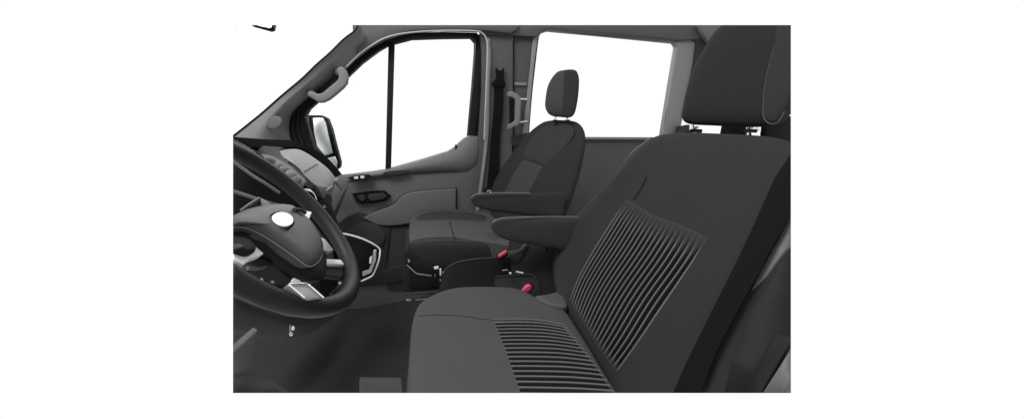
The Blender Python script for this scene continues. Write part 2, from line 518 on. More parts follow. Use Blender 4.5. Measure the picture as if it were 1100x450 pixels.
# ================================================================== CENTRE PILLAR
bp_ = thing('centre_pillar', 'upright grey pillar trim between front door and rear window', 'pillar', kind='thing')
plate('pillar_trim', [(516,34),(550.5,34),(551,90),(550.5,150),(550,330),(500,330),(502,232),(506,205),(511,170),(515,140),(518,98),(518,56)], W-.02, .05, pl_bpil, bp_, .006)
tube('trim_edge', [(524,42),(525.3,60),(524,100),(522.5,150),(516,205),(512,232)], W-.026, .012, pl_surround, bp_, 50)
plate('rear_face', [(551.8,36),(574,38),(571,90),(567,140),(562,330),(551,330)], W+.0, .05, pl_wall, bp_, .004)
tube('pillar_groove', [(551.2,37),(551.5,90),(551,170),(550,210)], W-.017, .0035, rubber, bp_, 30)
plate('slot_plate', [(552.5,88.6),(566,88.8),(566,92.3),(552.5,92)], W-.012, .015, pl_light, bp_, .002)
hh = plate('grab_handle', [(546,98.5),(550,98),(556,101),(559,104.5),(559.6,110),(559,132),(556,135),(549.5,137.5),(546,139.5),(546,134.5),(551,132),(554,129.5),(554.3,110),(553.5,106.5),(550,104.5),(546,104)], W-.10, .03, pl_light, bp_, .004)
tag(hh, 'pale grey upright grab handle')
plate('handle_recess', [(547.5,105),(553.5,105),(553.5,130),(547.5,133)], W-.026, .01, rubber, bp_, .002)
tube('handle_bracket', [(557,106.5,W-.07),(562,106.7,W-.03),(566,107,W-.01)], 0, .005, silver, bp_, 8)
tube('handle_bracket', [(557,131.5,W-.07),(562,131,W-.03),(566,130.5,W-.01)], 0, .005, silver, bp_, 8)
plate('lower_block', [(550,147),(568,143),(568,150),(560,156),(551,157)], W-.03, .03, pl_dark, bp_, .003)

sb = thing('seat_belt', 'black seat belt hanging down the grey centre pillar behind the far seat', 'seat belt')
plate('belt_guide', [(533,72.5),(536,76),(539,76),(542,72.3),(541.5,86),(543.5,90.5),(543,94),(529.5,92.5),(529.3,89),(533.5,84)], W-.055, .02, webm, sb, .003)
ribbon('webbing', [(531,91),(530,120),(527.3,147),(525,180),(522.5,206)], [(541,92),(540,120),(537.5,147),(536.5,180),(536,206)], W-.045, .002, webm, sb, 30)
plate('belt_anchor', [(521,202),(533,201),(533,207),(521,208)], W-.06, .02, rubber, sb, .003)
tube('belt_tongue', [(523,205.5),(527,205),(526.5,207)], W-.075, .005, chrome, sb, 6)

# ================================================================== REAR SIDE WALL WITH WINDOW
wall = thing('rear_side_wall', 'dark side wall below and around the large rear side window', 'wall', kind='thing')
wo = [(576,330),(573,140),(575,100),(578,60),(577,40),(584,31),(598,29),(640,33),(690,38),(729,41),(737,47),(735,70),(730,100),(722,150),(760,330)]
plate('lower_panel', [(545,150),(627,149.5),(712,149.5),(790,151),(860,155),(860,330),(560,340)], W+.02, .05, pl_wall, wall, .004)
plate('sill', [(600,146.8),(627,147.2),(713,147.6),(716,150.4),(627,150),(600,149.6)], W-.005, .03, pl_light, wall, .003)
plate('window_glass', [(566,146),(577,41),(585,32),(592,31.5),(725,45),(729,50),(713,148),(640,148)], W+.065, .006, glass, wall, 0)
# window surround strips
plate('front_surround', [(573,38),(580,33.5),(591,31),(587,33),(581,36),(577.8,42),(574,70),(570.5,105),(567.5,147),(560,160),(561,147),(566,105),(570,70)], W-.01, .05, pl_surround, wall, .004)
plate('top_surround', [(580,33),(591,30),(640,34.2),(700,39.5),(728,42),(728,46),(725.5,45.8),(700,43.2),(640,37.2),(590,32.4),(583,35)], W-.012, .05, pl_mid, wall, .004)
plate('rear_surround', [(725,44.5),(733,41),(747,43),(748,60),(743,80),(738.5,98),(733,130),(729,150),(712,150),(716,125),(722,88),(728.4,50)], W-.012, .05, pl_surround, wall, .006)
tube('window_gasket', [(567.2,147),(570.5,105),(574.3,70),(577.8,42),(580,36),(585,33),(591,32.2),(640,37.3),(700,43),(724,45.2),(728.3,47),(728.6,51),(722,88),(716,122),(712,148)], W-.002, .0055, rubber, wall, 120, False, 8)
plate('rear_corner_panel', [(733,20),(782,20),(790,60),(795,126),(734,127),(740,98),(746,70),(749,45),(741,42)], W-.03, .05, pl_dark, wall, .01)
plate('ceiling_corner', [(749,20),(800,20),(800,40),(775,48),(762,46),(756,37)], W-.08, .04, pl_mid, wall, .01)
plate('rear_lower_corner', [(730,136),(741,134),(741,145),(727,150)], W-.07, .03, pl_dark, wall, .003)

# ================================================================== INTERIOR MIRROR (fragment at the top of the windscreen)
rv = thing('rear_view_mirror', 'corner of the interior mirror hanging at the top of the windscreen', 'mirror')
plate('frame', [(266,23),(270,27.5),(290,33),(293.5,32),(295,24),(290,18),(270,18)], 1.25, .02, rubber, rv, .002)
plate('mirror_glass', [(272,22),(275,27),(289.5,31),(291.8,30.3),(293,22)], 1.249, .004, mirror, rv, .0005, lift=.002)
tube('mirror_lamp', [(252.5,27),(255,27.3)], 1.25, .001, redm, rv, 4, smooth=True)

# ================================================================== DASHBOARD
dash = thing('dashboard', 'grey dashboard curving away in front of the steering wheel', 'dashboard')
# long black cowl along the windscreen
def quadsheet(name, T, B, mt, thick=.03, N=40, M=8, bulge=0.0, n=(1, -.5, .6), parent=None, pw=.5):
    gg = coons(to3(T, 0), to3(B, 0), to3([T[0], B[0]], 0), to3([T[-1], B[-1]], 0), N, M)
    nn = Vector(n)
    return slab(name, gg, n, lambda s, t, p: bulge*(4*t*(1-t))**pw*(min(1, 4*s*(1-s)*3))**.5, thick, mt, parent or dash, tuple(-nn))
# instrument hood: dark sweep from frame edge to the far corner
quadsheet('cowl', [(246,146.5,1.0),(262,148,1.25),(290,150,1.6),(312,151,1.8),(330,156.5,1.9),(346,165,1.95),(356,174,1.95),(367,187,1.93)],
          [(246,154,.92),(262,157,1.1),(290,160,1.35),(311,158,1.55),(325,160.5,1.75),(338,168.5,1.85),(352,178.5,1.88),(362,188.5,1.88)], cowlm, .05, bulge=.004)
plate('hood_panel', [(283,156,1.2),(300,157,1.45),(311,158.5,1.6),(300,162,1.4),(308,170,1.28),(320,179,1.25),(330,192,1.22),(326,194,1.15),(312,183,1.12),(300,172,1.1),(284,166,1.08)], 0, .03, pl_black, dash, .006)
quadsheet('fascia', [(299,162.5,1.35),(311,160.3,1.5),(323,161.3,1.65),(337,169.3,1.74),(352,180.8,1.80),(360.3,191,1.82)],
          [(306,170,1.22),(318,178,1.26),(324,185,1.3),(331,192,1.34),(341,199.5,1.42),(356,202.5,1.66)], pl_fascia, .04, bulge=.004)
tube('fascia_seam', [(327.5,184.3,1.30),(334,180.5,1.45),(341,176.3,1.70)], 0, .002, pl_black, dash, 12)
plate('fascia_lower', [(341,199.8,1.40),(352,204,1.55),(358.4,199,1.7),(356,206,1.66),(350,214,1.6),(347,213,1.5),(344,206,1.42)], 0, .02, pl_light, dash, .003)
plate('air_vent', [(310,173,1.20),(314,174.5,1.21),(322,181,1.22),(327,188,1.22),(328.5,192,1.22),(325,191.5,1.2),(316,183,1.19),(310,177,1.19)], 0, .03, rubber, dash, .003)
# grained instrument strip
strip = quadsheet('instrument_strip', [(281,165.5,1.02),(290,167.5,1.03),(300,172,1.05),(310,178,1.07),(320,187,1.09),(330,195,1.10)],
          [(284,170,1.0),(292,175,1.01),(300,181,1.02),(311,189,1.03),(319,196.5,1.04),(326,200,1.05)], pl_door, .02, bulge=.006)
for k, (u, v, r_) in enumerate([(291,172.5,.010),(298,176.5,.013),(305.5,181.5,.011),(313,186.5,.013),(319,192,.013)]):
    disc('vent_knob', P(u, v, 1.02), (.55, -.6, .5), r_, r_*.8, .01, pl_light if k % 2 else pl_mid, strip, dome=.004)
# end cap and side
plate('end_cap', [(360.5,194,1.84),(366,186.5,1.93),(371,191,1.96),(374.5,198,1.97),(372,202,1.95),(368,206,1.9),(364,200,1.86)], 0, .04, pl_fascia, dash, .005)
plate('end_cap_lower', [(360.3,197,1.82),(368,206.5,1.88),(366,213,1.86),(361,224,1.8),(356.5,231.5,1.75),(355.5,226,1.74),(357,212,1.76)], 0, .03, pl_fascia, dash, .004)
plate('side_face', [(374.5,199,1.98),(371.5,206,1.97),(369,213,1.96),(363,229,1.95),(357.5,240,1.94),(354,236,1.85),(357,231,1.80),(361,224,1.82),(366,213,1.87),(369,206,1.9)], 0, .03, pl_mid, dash, .004)
# black centre face and lower body
plate('centre_face', [(325,192,1.35),(342,200,1.5),(352,205,1.6),(357,210,1.76),(356,226,1.74),(356,236,1.74),(368,252,1.6),(380,300,1.5),(378,330,1.4),(330,330,1.3),(300,300,1.25),(300,200,1.2)], 0, .10, rubber, dash, .01)
tube('vent_bezel', [(327,203.5,1.22),(333,205,1.23),(337.5,208.5,1.24),(340,214,1.25)], 0, .003, chrome, dash, 20)
disc('rotary_knob', P(348.6, 222, 1.5), (.7, -.6, .2), .006, .006, .01, steel, dash)
# dark binnacle face behind the wheel, seen through the rim
plate('binnacle', [(246,152,.95),(262,156,.98),(284,168,1.0),(300,180,1.02),(318,196,1.05),(330,206,1.08),(338,220,1.15),(345,250,1.2),(345,330,1.2),(246,330,1.05)], 0, .10, pl_black, dash, .012)
tube('binnacle_highlight', [(246,171,.93),(258,179,.94),(272,189,.95),(285,197,.96),(300,207,.98)], 0, .0035, pl_light, dash, 30)  # pale tube painting a highlight line across the binnacle
tube('binnacle_rib', [(246,204,.93),(262,209,.94),(280,215,.95),(300,221,.98)], 0, .004, pl_mid, dash, 30)
plate('display_screen', [(261,222,.90),(278.5,212.5,.92),(282,214,.92),(282,221,.91),(270,224,.90)], 0, .01, pl_black, dash, .002)
tube('display_edge', [(258.5,226,.895),(268,219,.90),(279,212.3,.915)], 0, .0022, pl_light, dash, 12)
plate('screen_bracket', [(279,212.5,.915),(284,215.5,.91),(290,219.5,.90),(286,222,.90),(281,221.5,.91)], 0, .008, pl_light, dash, .001)
# lower dash roll under the wheel
quadsheet('knee_panel', [(246,318,.85),(280,332,.95),(320,345,1.1),(360,330,1.35),(380,300,1.5)], [(246,352,.95),(280,362,1.1),(320,362,1.25),(352,345,1.4),(384,318,1.6)], pl_foot, .04, bulge=.02, n=(.5, -1, .1))
# open tray with a bright rim at the foot of the centre stack
tray = plate('storage_tray', [(366,250,1.50),(387.6,256,1.52),(398,261,1.53),(408,267.5,1.54),(407,280,1.52),(400,296,1.50),(388,301.5,1.46),(378,303,1.42),(372,290,1.42)], 0, .06, rubber, dash, .004)
tube('tray_rim', [(366,250.5,1.48),(377,252.7,1.49),(388,256,1.50),(399,261,1.51),(407.5,267,1.52),(408,273,1.51),(406.5,281,1.50),(402.5,291,1.48),(399,296.5,1.47),(388,301.8,1.44)], 0, .0036, silver, tray, 60, seg=8)
plate('tray_insert', [(401,269),(404.5,268.5),(404,280),(399,293),(389,297.5),(388,292),(396,290),(399.5,281)], 1.465, .012, steel, tray, .003)
plate('tray_clip', [(397,277),(399.5,275),(399,283),(396.5,283)], 1.45, .008, silver, tray, .001)

# ================================================================== STEERING WHEEL
whl = thing('steering_wheel', 'black leather steering wheel with round white badge on its hub', 'steering wheel')
WC = Vector((-.2238, .7178, .8930)); th, ph, WR = .66856, -.0813, .1908
WN = Vector((math.cos(th)*math.cos(ph), math.sin(ph), math.sin(th)*math.cos(ph)))
WA = WN.cross(Vector((0, 1, 0))).normalized(); WB = WN.cross(WA)
wpl = (WC, WN)
K = 160
bm = bmesh.new()
rings = []
for i in range(K):
    a = 2*math.pi*i/K
    rad = WA*math.cos(a)+WB*math.sin(a)
    # thicker grips, slightly flattened tube
    r1 = .0157+.0015*math.cos(2*a)
    rings.append([bm.verts.new(WC+rad*(WR+math.cos(2*math.pi*j/18)*r1)+WN*math.sin(2*math.pi*j/18)*.0165) for j in range(18)])
for i in range(K):
    for j in range(18):
        bm.faces.new((rings[i][j], rings[i][(j+1) % 18], rings[(i+1) % K][(j+1) % 18], rings[(i+1) % K][j]))
finish('rim', bm, leather, whl, 60)
def wp(off): return (WC+WN*off, WN)
hub_out = [(240,236),(250,232),(263.6,225.7),(279,222),(294.7,220),(310,221),(317,225),(328,234),(336,243),(343,255),(346.5,266),(344,277),(337,284.5),(329,284.5),(310,271),(287,255.5),(271,247),(260.5,244),(240,243.6)]
hub = pillow('airbag_cover', hub_out, wp(.028), .012, .03, hubm, whl, p=5)
tube('cover_edge', [(240,243.8),(260.5,244.2),(271,247.2),(287,255.8),(310,271.3),(329,285),(337,285),(344.5,277.5),(347,266)], wp(.030), .0009, pl_light, whl, 60, seg=6)
pillow('hub_bezel', [(240,240),(262,238),(290,240),(330,255),(347,262),(350,280),(348.5,297),(340,301.5),(330,299),(310,286),(295,275),(279,267.5),(266.7,258.5),(250,254.5),(240,254)], wp(.008), .014, .03, pl_black, whl, p=4)
# badge
bc = PP(302.7, 237, wp(.044))
BN = (WN*.45+(O-bc).normalized()*.8).normalized()
BX = RT*1.0+UP*.1
disc('badge_ring', bc, BN, .0190, .0157, .008, rubber, whl, BX, dome=0)
bd = disc('badge', bc+BN*.003, BN, .0160, .0130, .006, blue, whl, BX, dome=.001)
tag(bd, 'round white badge with blue lower edge')
disc('badge_face', bc+BN*.0052+Vector((.0006,0,.0010)), BN, .0150, .0118, .003, white, bd, BX, dome=.001)
# spokes
sp = plate('spoke', [(322,230),(331,232),(345,250),(358,268),(360,282),(350,290),(342,262),(330,243)], wp(-.004), .012, pl_black, whl, .003)
plate('spoke_trim', [(322,225),(335.5,227.5),(333.5,233),(330.5,241),(324,233)], wp(.034), .008, silver, sp, .002)
tube('thumb_lever', [(316,225),(323,225.5),(328.5,229)], wp(.042), .0035, pl_dark, sp, 10)
sp2 = plate('spoke', [(341,253),(349,256),(359,268.5),(354,270.5),(346,268)], wp(.022), .010, steel, whl, .002)
sp3 = plate('spoke', [(349,277.5),(366,278.5),(370.5,284),(350,283)], wp(.004), .010, silver, whl, .002)
plate('spoke_underside', [(348.5,285),(370,285.5),(374,293),(368,298),(348,295)], wp(-.006), .012, pl_dark, whl, .004)
sp4 = plate('spoke', [(240,262),(251,268),(262,271),(272,262),(277,266),(284,272),(279,275),(270,278),(262,284),(252,279),(240,272)], wp(.014), .010, silver, whl, .002)
pad = pillow('switch_pad', [(240,257),(252,256),(262,257.5),(269,262),(273,268),(271,272.5),(264,274),(254,271),(240,266)], wp(.018), .008, .01, pl_black, sp4, n=48)
plate('switch', [(250,262),(258,261.5),(263,264.5),(255,266.5)], wp(.027), .004, pl_wall, pad, .001)
sp5 = plate('spoke', [(309,305),(330,304),(348,319.5),(332,321),(327,319),(318,313)], wp(.020), .010, steel, whl, .002)
tube('spoke_edge', [(310,305.2),(322,304.6),(330,304.8),(339,312),(347.5,319.5)], wp(.022), .0013, chrome, sp5, 20, seg=6)
tube('spoke_edge', [(310,305.5),(318,312),(327,319.5)], wp(.022), .0013, chrome, sp5, 20, seg=6)
plate('spoke_button', [(315.5,298),(323,301),(324,303.4),(314,303)], wp(.004), .006, silver, sp5, .001)

col = thing('steering_column', 'dark column shroud with stalk and ignition lock behind the wheel', 'steering column', kind='thing')
pillow('shroud', [(261,284),(272,277),(286,275),(300,281),(311,291),(316,300),(309,304),(300,301),(290,292),(281,290),(270,291),(264,293)], (WC-WN*.02, WN), .012, .05, pl_dark, col)
tube('stalk', [(266,288),(281,287.5),(293,280)], (WC-WN*.012, WN), .003, pl_mid, col, 20)
plate('lock_housing', [(296,312),(305,308),(314,311),(318,316),(306,317)], (WC-WN*.03, WN), .02, pl_mid, col, .004)
tube('shroud_catch', [(281,299.5),(281.5,302.5)], (WC-WN*.02, WN), .002, silver, col, 4)
tube('shroud_catch', [(291.5,301.5),(294,303.5)], (WC-WN*.02, WN), .002, steel, col, 4)
tube('wiper_stalk', [(356,316),(363,310),(366,303)], (WC-WN*.04, WN), .004, pl_dark, col, 10)
disc('stalk_tip', PP(366, 303, (WC-WN*.03, WN)), WN, .003, .003, .004, silver, col)

keym = mat('key_metal', g(.45), .3, .5, 0, metal=.4)
key = thing('ignition_key', 'small shiny key hanging below the steering wheel rim', 'key')
disc('key_head', P(314.8, 352.5, .98), (.2, -1, .3), .0042, .0055, .003, keym, key, dome=.001)
tube('key_blade', [(311.8,349),(311.5,354),(312.5,359)], .985, .0014, steel, key, 6, seg=6)
tube('key_ring', [(311.8,357),(313.8,357.6),(313.4,360.2),(311.4,359.6)], .983, .001, chrome, key, 16, True, 6)

# near-side kick trim at the lower left
kick = thing('kick_trim', 'pale grey wedge of trim at the foot of the driver\'s door opening', 'trim', kind='thing')
plate('wedge', [(244,383,.70),(251,377,.71),(264,365,.72),(278,353,.74),(274,375,.73),(268.5,398,.72),(244,405,.70)], 0, .02, matm, kick, .004)
plate('step_edge', [(268.5,398.3,.72),(285,403,.72),(296,409,.71),(310,418,.7),(318,430,.69),(244,440,.66),(244,406,.70)], 0, .03, carpet, kick, .006)

# ================================================================== PASSENGER SEAT
ps = thing('passenger_seat', 'far grey cloth seat with headrest and armrest beside the passenger door', 'seat', group='front seats')
bpl = plane3((568,144,1.88), (627,147,1.50), (604,233,1.42))
bpn = bpl[1]
back = [(569,143.5),(577.6,136),(586,131),(598,129.3),(610,129.6),(618,130.8),(624,135),(627,143),(626.3,157),(621,183),(612,212),(604,235),(594,265),(560,268),(532,262),(528,232),(529,203),(540.5,180.5),(555,160)]
pillow('backrest', back, bpl, .035, .09, fab_dark, ps, p=5, n=120)
def off(pl, d): return (pl[0]+pl[1]*d, pl[1])
pillow('centre_panel', [(562,171),(573,174),(584,178),(577,192),(568,208),(562,224),(540,222),(541,208),(551,188)], off(bpl, .032), .006, .02, fab_panel, ps, n=60, smooth=False)
pillow('upper_panel', [(570,150),(578,141),(590,134),(604,133),(615,137),(616,145),(609,155),(597,167),(585,178),(573,174),(562,171),(564,160)], off(bpl, .032), .004, .02, fab_upper, ps, n=80)
hrp = (P(604, 100, 1.62), Vector((-.62, -.75, .2)).normalized())
pillow('headrest', [(596,80.5),(600,77.2),(606,75.7),(613,75),(618.5,76),(621,80),(622,88),(620.8,104),(618,119),(615,124.5),(611,126.3),(603,126),(593,124.6),(588.5,121.5),(586,116),(585.8,109.6),(588,95),(592,86)], off(hrp, .0), .03, .045, fab_panel, ps, p=3.2, n=80)
pillow('headrest_side', [(607,77),(613,75.8),(618.3,76.8),(620.6,80),(621.5,88),(620.3,104),(617.5,118),(614.6,124),(610,125.8),(606,124),(605,110),(606,90)], off(hrp, .026), .010, .03, fab_dark, ps, n=60)
for u in (596.5, 609.5):
    tube('headrest_post', [(u,132,1.66),(u+.3,127,1.66),(u+1,121,1.66)], 0, .007, chrome, ps, 8, seg=10)
    tube('post_sleeve', [(u,132.5,1.655),(u+.2,128.8,1.655)], 0, .012, pl_black, ps, 4, seg=12)
# cushion
zc = plane((0, 0, .60), (.06, 0, 1))
CT = [(441,237),(446,230.5),(455,226.5),(475.6,225),(504.5,227),(530,230)]
CB = [(439.5,262),(446,260.3),(462,258.8),(486.7,258.2),(521,260),(552,265)]
gg = coons(to3(CT, zc), to3(CB, zc), to3([CT[0], (439,250), CB[0]], zc), to3([CT[-1], (548,248), CB[-1]], zc), 50, 30)
def cush_h(s, t, p):
    e = (1-abs(2*s-1)**10)*(1-abs(2*t-1)**8)
    b = .012*math.exp(-((t-.18)/.1)**2)
    return .016*max(0, e)**.5 + b*.6
slab('cushion', gg, (0, 0, 1), cush_h, .10, fab_mid, ps)
CT2 = [(439.3,262),(446,260.5),(462,259.2),(486.7,258.6),(521,260.2),(556,266)]
CB2 = [(438.5,268),(445,278),(456,285),(476,290),(520,290),(556,288)]
gg = coons(to3(CT2, 1.44), to3(CB2, 1.44), to3([CT2[0], (438.3,265), CB2[0]], 1.44), to3([CT2[-1], CB2[-1]], 1.44), 40, 16)
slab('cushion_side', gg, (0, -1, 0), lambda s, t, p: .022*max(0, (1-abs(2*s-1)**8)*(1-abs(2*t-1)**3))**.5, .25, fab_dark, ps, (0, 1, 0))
tube('cushion_piping', [(439.8,263.5),(446,260.4),(462,258.6),(486.7,258),(521,259.8),(552,264.8)], 1.445, .003, fab_mid, ps, 40, seg=8)
tube('cushion_seam', [(483,238),(485.5,247),(488.6,257)], off(zc, .017), .0018, rubber, ps, 12, seg=6)
pillow('side_bolster', [(446,230),(455,226.3),(476,224.8),(505,226.5),(522,229),(522,238),(505,238),(476,237),(452,238),(444,236)], off(zc, .012), .010, .02, fab_upper, ps, n=60)
# armrest
al = pillow('armrest', [(506,214.5),(508,210.5),(517,208.5),(540,207.8),(569,208),(596,206.5),(609,208),(606,222),(602,233),(580,232.5),(555,230),(535,227.5),(520,225),(509,220)], plane3((506,214,1.40), (606,208,1.40), (602,233,1.38)), .012, .06, fab_arm, ps, p=3.5)
tube('armrest_rimlight', [(506.5,213),(509,209.8),(517,208),(540,207.3),(569,207.6)], 1.385, .0025, pl_mid, al, 30, seg=6)  # pale tube painting window light along the armrest top
# pedestal
ped = plate('pedestal', [(434.7,271),(438,268),(476,285),(490,300),(500,318),(434.7,316)], 1.42, .28, pl_black, ps, .004)
plate('pedestal_window', [(440,284),(463,290),(470,292),(470,310),(440,311)], 1.415, .01, rubber, ped, .002)
tube('seat_rail', [(434.7,315.6),(455,314.3),(474,312.5),(495,309)], 1.40, .006, pl_dark, ps, 12, seg=8)
tube('floor_bolt_rail', [(446,321.5),(456,320.8),(466,319.8)], 1.46, .0035, steel, ps, 8, seg=8)
tube('floor_bolt', [(436.5,322),(442,321.6)], 1.46, .005, steel, ps, 4, seg=8)
tube('adjuster_rod', [(437,284.5,1.40),(441.5,288.5,1.39),(447.5,293.5,1.38),(455,295,1.37),(463.5,296,1.37)], 0, .0024, pl_light, ps, 30, seg=8)
plate('adjuster_bracket', [(466,287.2),(471,286),(471.5,288.5),(467,289.5)], 1.36, .008, silver, ps, .001)
plate('adjuster_bracket', [(472.3,289),(474,288.6),(474.3,296),(472.6,296)], 1.36, .008, silver, ps, .001)
disc('bracket_bolt', P(467.7, 296, 1.355), (0, -1, 0), .005, .006, .005, chrome, ps)
disc('bracket_bolt', P(439.2, 280.2, 1.41), (0, -1, 0), .004, .006, .005, steel, ps)
disc('bracket_bolt', P(476, 293, 1.355), (0, -1, 0), .003, .004, .005, steel, ps)
disc('bracket_bolt', P(473.2, 301, 1.355), (0, -1, 0), .003, .004, .005, steel, ps)
# buckle
st = tube('buckle_stalk', [(566,262,1.20),(561,268,1.19),(555,271.5,1.18),(546,272.5,1.18)], 0, .011, pl_wall, ps, 20, seg=10, r2=.006)
bk = plate('belt_buckle', [(534,276.5),(536,273.5),(545,268),(549,270),(547,275),(537,279.5)], 1.19, .02, pl_black, ps, .003)
tag(plate('release_button', [(535.2,276),(536.5,274),(544,269.2),(545.8,270.4),(544.5,272.3),(537,277)], 1.183, .012, redm, bk, .002), 'red button')

# ================================================================== CONSOLE BETWEEN THE SEATS
con = thing('floor_console', 'low dark box between the two seats below the armrests', 'console')
CT = [(476,296,1.22),(482,285.5,1.22),(493,281,1.22),(510,278.5,1.22),(530,277,1.22),(548,276,1.22)]
CB = [(472,312,1.22),(480,316,1.2),(495,318,1.2),(510,320,1.2),(530,322,1.2),(560,325,1.2)]
gg = coons(to3(CT, 0), to3(CB, 0), to3([CT[0], CB[0]], 0), to3([CT[-1], (556,296,1.22), CB[-1]], 0), 40, 14)
slab('box', gg, (0, -1, .2), lambda s, t, p: .004*max(0, (1-abs(2*s-1)**8)*(1-abs(2*t-1)**6))**.5, .14, pl_seatbox, con, (0, 1, -.75))
tube('box_edge', [(476,294),(479,288.5),(486,283.7),(493,281),(510,278),(530,276.7)], 1.216, .0014, pl_wall, con, 30, seg=6)
plate('rear_box', [(546,258,1.26),(575,258,1.2),(606,255,1.15),(602,290,1.1),(606,330,1.05),(560,330,1.08),(552,300,1.15),(546,280,1.22)], 0, .15, pl_seatbox, con, .01)
plate('lid_ledge', [(532,297,1.17),(548,295.5,1.16),(570,294.3,1.13),(577,300,1.1),(583,322,1.06),(570,322,1.07),(540,312,1.1),(530,305,1.14)], 0, .06, pl_black, con, .006)
tube('ledge_edge', [(532,297.3,1.165),(548,296,1.155),(569,294.5,1.12),(576,300,1.10),(579,312,1.08)], 0, .0025, pl_dark, con, 24, seg=6)
tube('metal_clip', [(554.5,291.8),(558,292.3),(562,293.2)], 1.09, .0025, silver, con, 8, seg=8)
disc('metal_stud', P(548.2, 293.2, 1.12), (0, -1, .3), .0042, .0042, .004, silver, con)
tube('metal_clip', [(539.5,290.4),(542.5,290),(545.5,289.8)], 1.12, .0018, steel, con, 8, seg=8)
plate('slot', [(587.3,263),(589.2,262.5),(588.6,269),(587,269.5)], 1.13, .004, rubber, con, .0005)

# ================================================================== DRIVER SEAT
ds = thing('driver_seat', 'large near cloth seat with ribbed backrest and cushion inserts', 'seat', group='front seats')
dpl = plane((.81, .98, 1.05), (-.86, 0, .51))
dn = dpl[1]
L = [(700,149.5),(679,165.5),(662,186),(639,212),(619,234),(603,253),(594.5,277),(595,297),(599,316)]
T = [(700,149.5),(709,146),(722,144),(738,143),(775,144.5),(801,146),(824,148),(845,153),(885,167)]
R = [(885,165),(862,230),(838,290),(800,360),(760,450)]
B = [(599,316),(607,330),(630,369),(656,413),(690,470),(760,500)]
R[-1] = (760, 500)
backribs_L = [(677,214),(658,242),(640,270),(624,300),(614,327)]
backribs_R = [(769,257),(752,284),(723,327),(692,372),(666,407)]
backribs_T = [(677,214),(690,221),(703,229),(722,237),(740,243),(757,251),(769,257)]
backribs_B = [(614,327),(630,353),(648,382),(666,407)]
hole = [(679,222),(703,238),(740,251),(760,262),(745,286),(716,328),(687,369),(667,398),(649,375),(633,350),(619,326),(629,302),(644,272),(661,246)]
gg = coons(to3(T, dpl), to3(B, dpl), to3(L, dpl), to3(R, dpl), 220, 220)
def dback_h(s, t, p):
    e = max(0, (1-abs(2*s-1)**9)*(1-abs(2*t-1)**14))**.5
    h = .016*e
    h += .017*math.exp(-((s-.12)/.065)**2)*min(1, t*4)*e     # side bolster
    u, v = proj(p)
    if inpoly(u, v, hole): h -= .022
    return h
slab('backrest', gg, dn, dback_h, .09, fab_seat, ds)
def ribcloth(name, count, top, bot, ground):
    """pleated cloth: grey crests lightened to paint in sheen, black channels that taper out at both ends of the pleats (pattern runs in the cloth's own UV)"""
    m = mat(name, ground, .8, .2, .3, 700, weave=True)
    nt = m.node_tree
    b = nt.nodes['Principled BSDF']
    uv = nt.nodes.new('ShaderNodeUVMap')
    sep = nt.nodes.new('ShaderNodeSeparateXYZ')
    nt.links.new(uv.outputs[0], sep.inputs[0])
    def M(op, a, c=None):
        n = nt.nodes.new('ShaderNodeMath')
        n.operation = op
        for k, x in enumerate((a, c)):
            if x is None: continue
            if isinstance(x, (int, float)): n.inputs[k].default_value = x
            else: nt.links.new(x, n.inputs[k])
        return n.outputs[0]
    def smooth(x, lo, hi):
        n = nt.nodes.new('ShaderNodeMapRange')
        n.interpolation_type = 'SMOOTHSTEP'
        nt.links.new(x, n.inputs[0])
        n.inputs[1].default_value = lo; n.inputs[2].default_value = hi
        return n.outputs[0]
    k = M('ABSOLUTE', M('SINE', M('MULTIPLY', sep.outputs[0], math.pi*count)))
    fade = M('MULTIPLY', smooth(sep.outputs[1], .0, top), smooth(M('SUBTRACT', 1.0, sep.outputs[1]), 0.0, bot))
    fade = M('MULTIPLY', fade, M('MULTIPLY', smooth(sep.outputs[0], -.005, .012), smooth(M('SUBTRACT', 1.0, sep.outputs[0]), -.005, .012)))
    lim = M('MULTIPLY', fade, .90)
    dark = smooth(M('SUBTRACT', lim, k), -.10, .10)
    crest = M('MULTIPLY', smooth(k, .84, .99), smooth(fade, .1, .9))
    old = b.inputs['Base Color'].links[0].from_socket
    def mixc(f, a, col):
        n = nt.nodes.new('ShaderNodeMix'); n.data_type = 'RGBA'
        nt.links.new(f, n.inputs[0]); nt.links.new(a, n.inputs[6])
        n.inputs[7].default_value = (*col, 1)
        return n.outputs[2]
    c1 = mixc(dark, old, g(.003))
    c2 = mixc(crest, c1, (.078, .075, .072))  # sheen on the crests is put into this colour
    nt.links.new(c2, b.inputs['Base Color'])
    return m
def ribs(name, T, B, L, R, pl, n, count, N, M, parent, surf, depth=.012, along='t', top=.22, bot=.08, warp=None, ground=g(.0165)):
    gg = coons(to3(T, pl), to3(B, pl), to3(L, pl), to3(R, pl), N, M)
    def sm(x): x = max(0, min(1, x)); return x*x*(3-2*x)
    def ab(s, t):
        a, b = (s, t) if along == 't' else (t, s)
        return a+(warp(a, b)*sm(a*12)*sm((1-a)*12) if warp else 0), b
    def hf(s, t, p):
        a, b = ab(s, t)
        k = abs(math.sin(math.pi*a*count))**1.1
        f = sm(b/top)*sm((1-b)/bot)
        edge = min(1, min(a, 1-a)/.015, min(b, 1-b)/.02)
        return surf+.0012-depth*f*(1-k)-.006*(1-max(0, edge))
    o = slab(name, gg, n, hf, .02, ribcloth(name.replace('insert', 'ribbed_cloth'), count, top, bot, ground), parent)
    me = o.data
    ul = me.uv_layers.new(name='UVMap')
    W1 = N+1
    for lp in me.loops:
        vi = lp.vertex_index
        if vi < W1*(M+1): s_, t_ = (vi % W1)/N, (vi//W1)/M
        else: s_, t_ = 0, 0
        ul.data[lp.index].uv = ab(s_, t_)
    return o
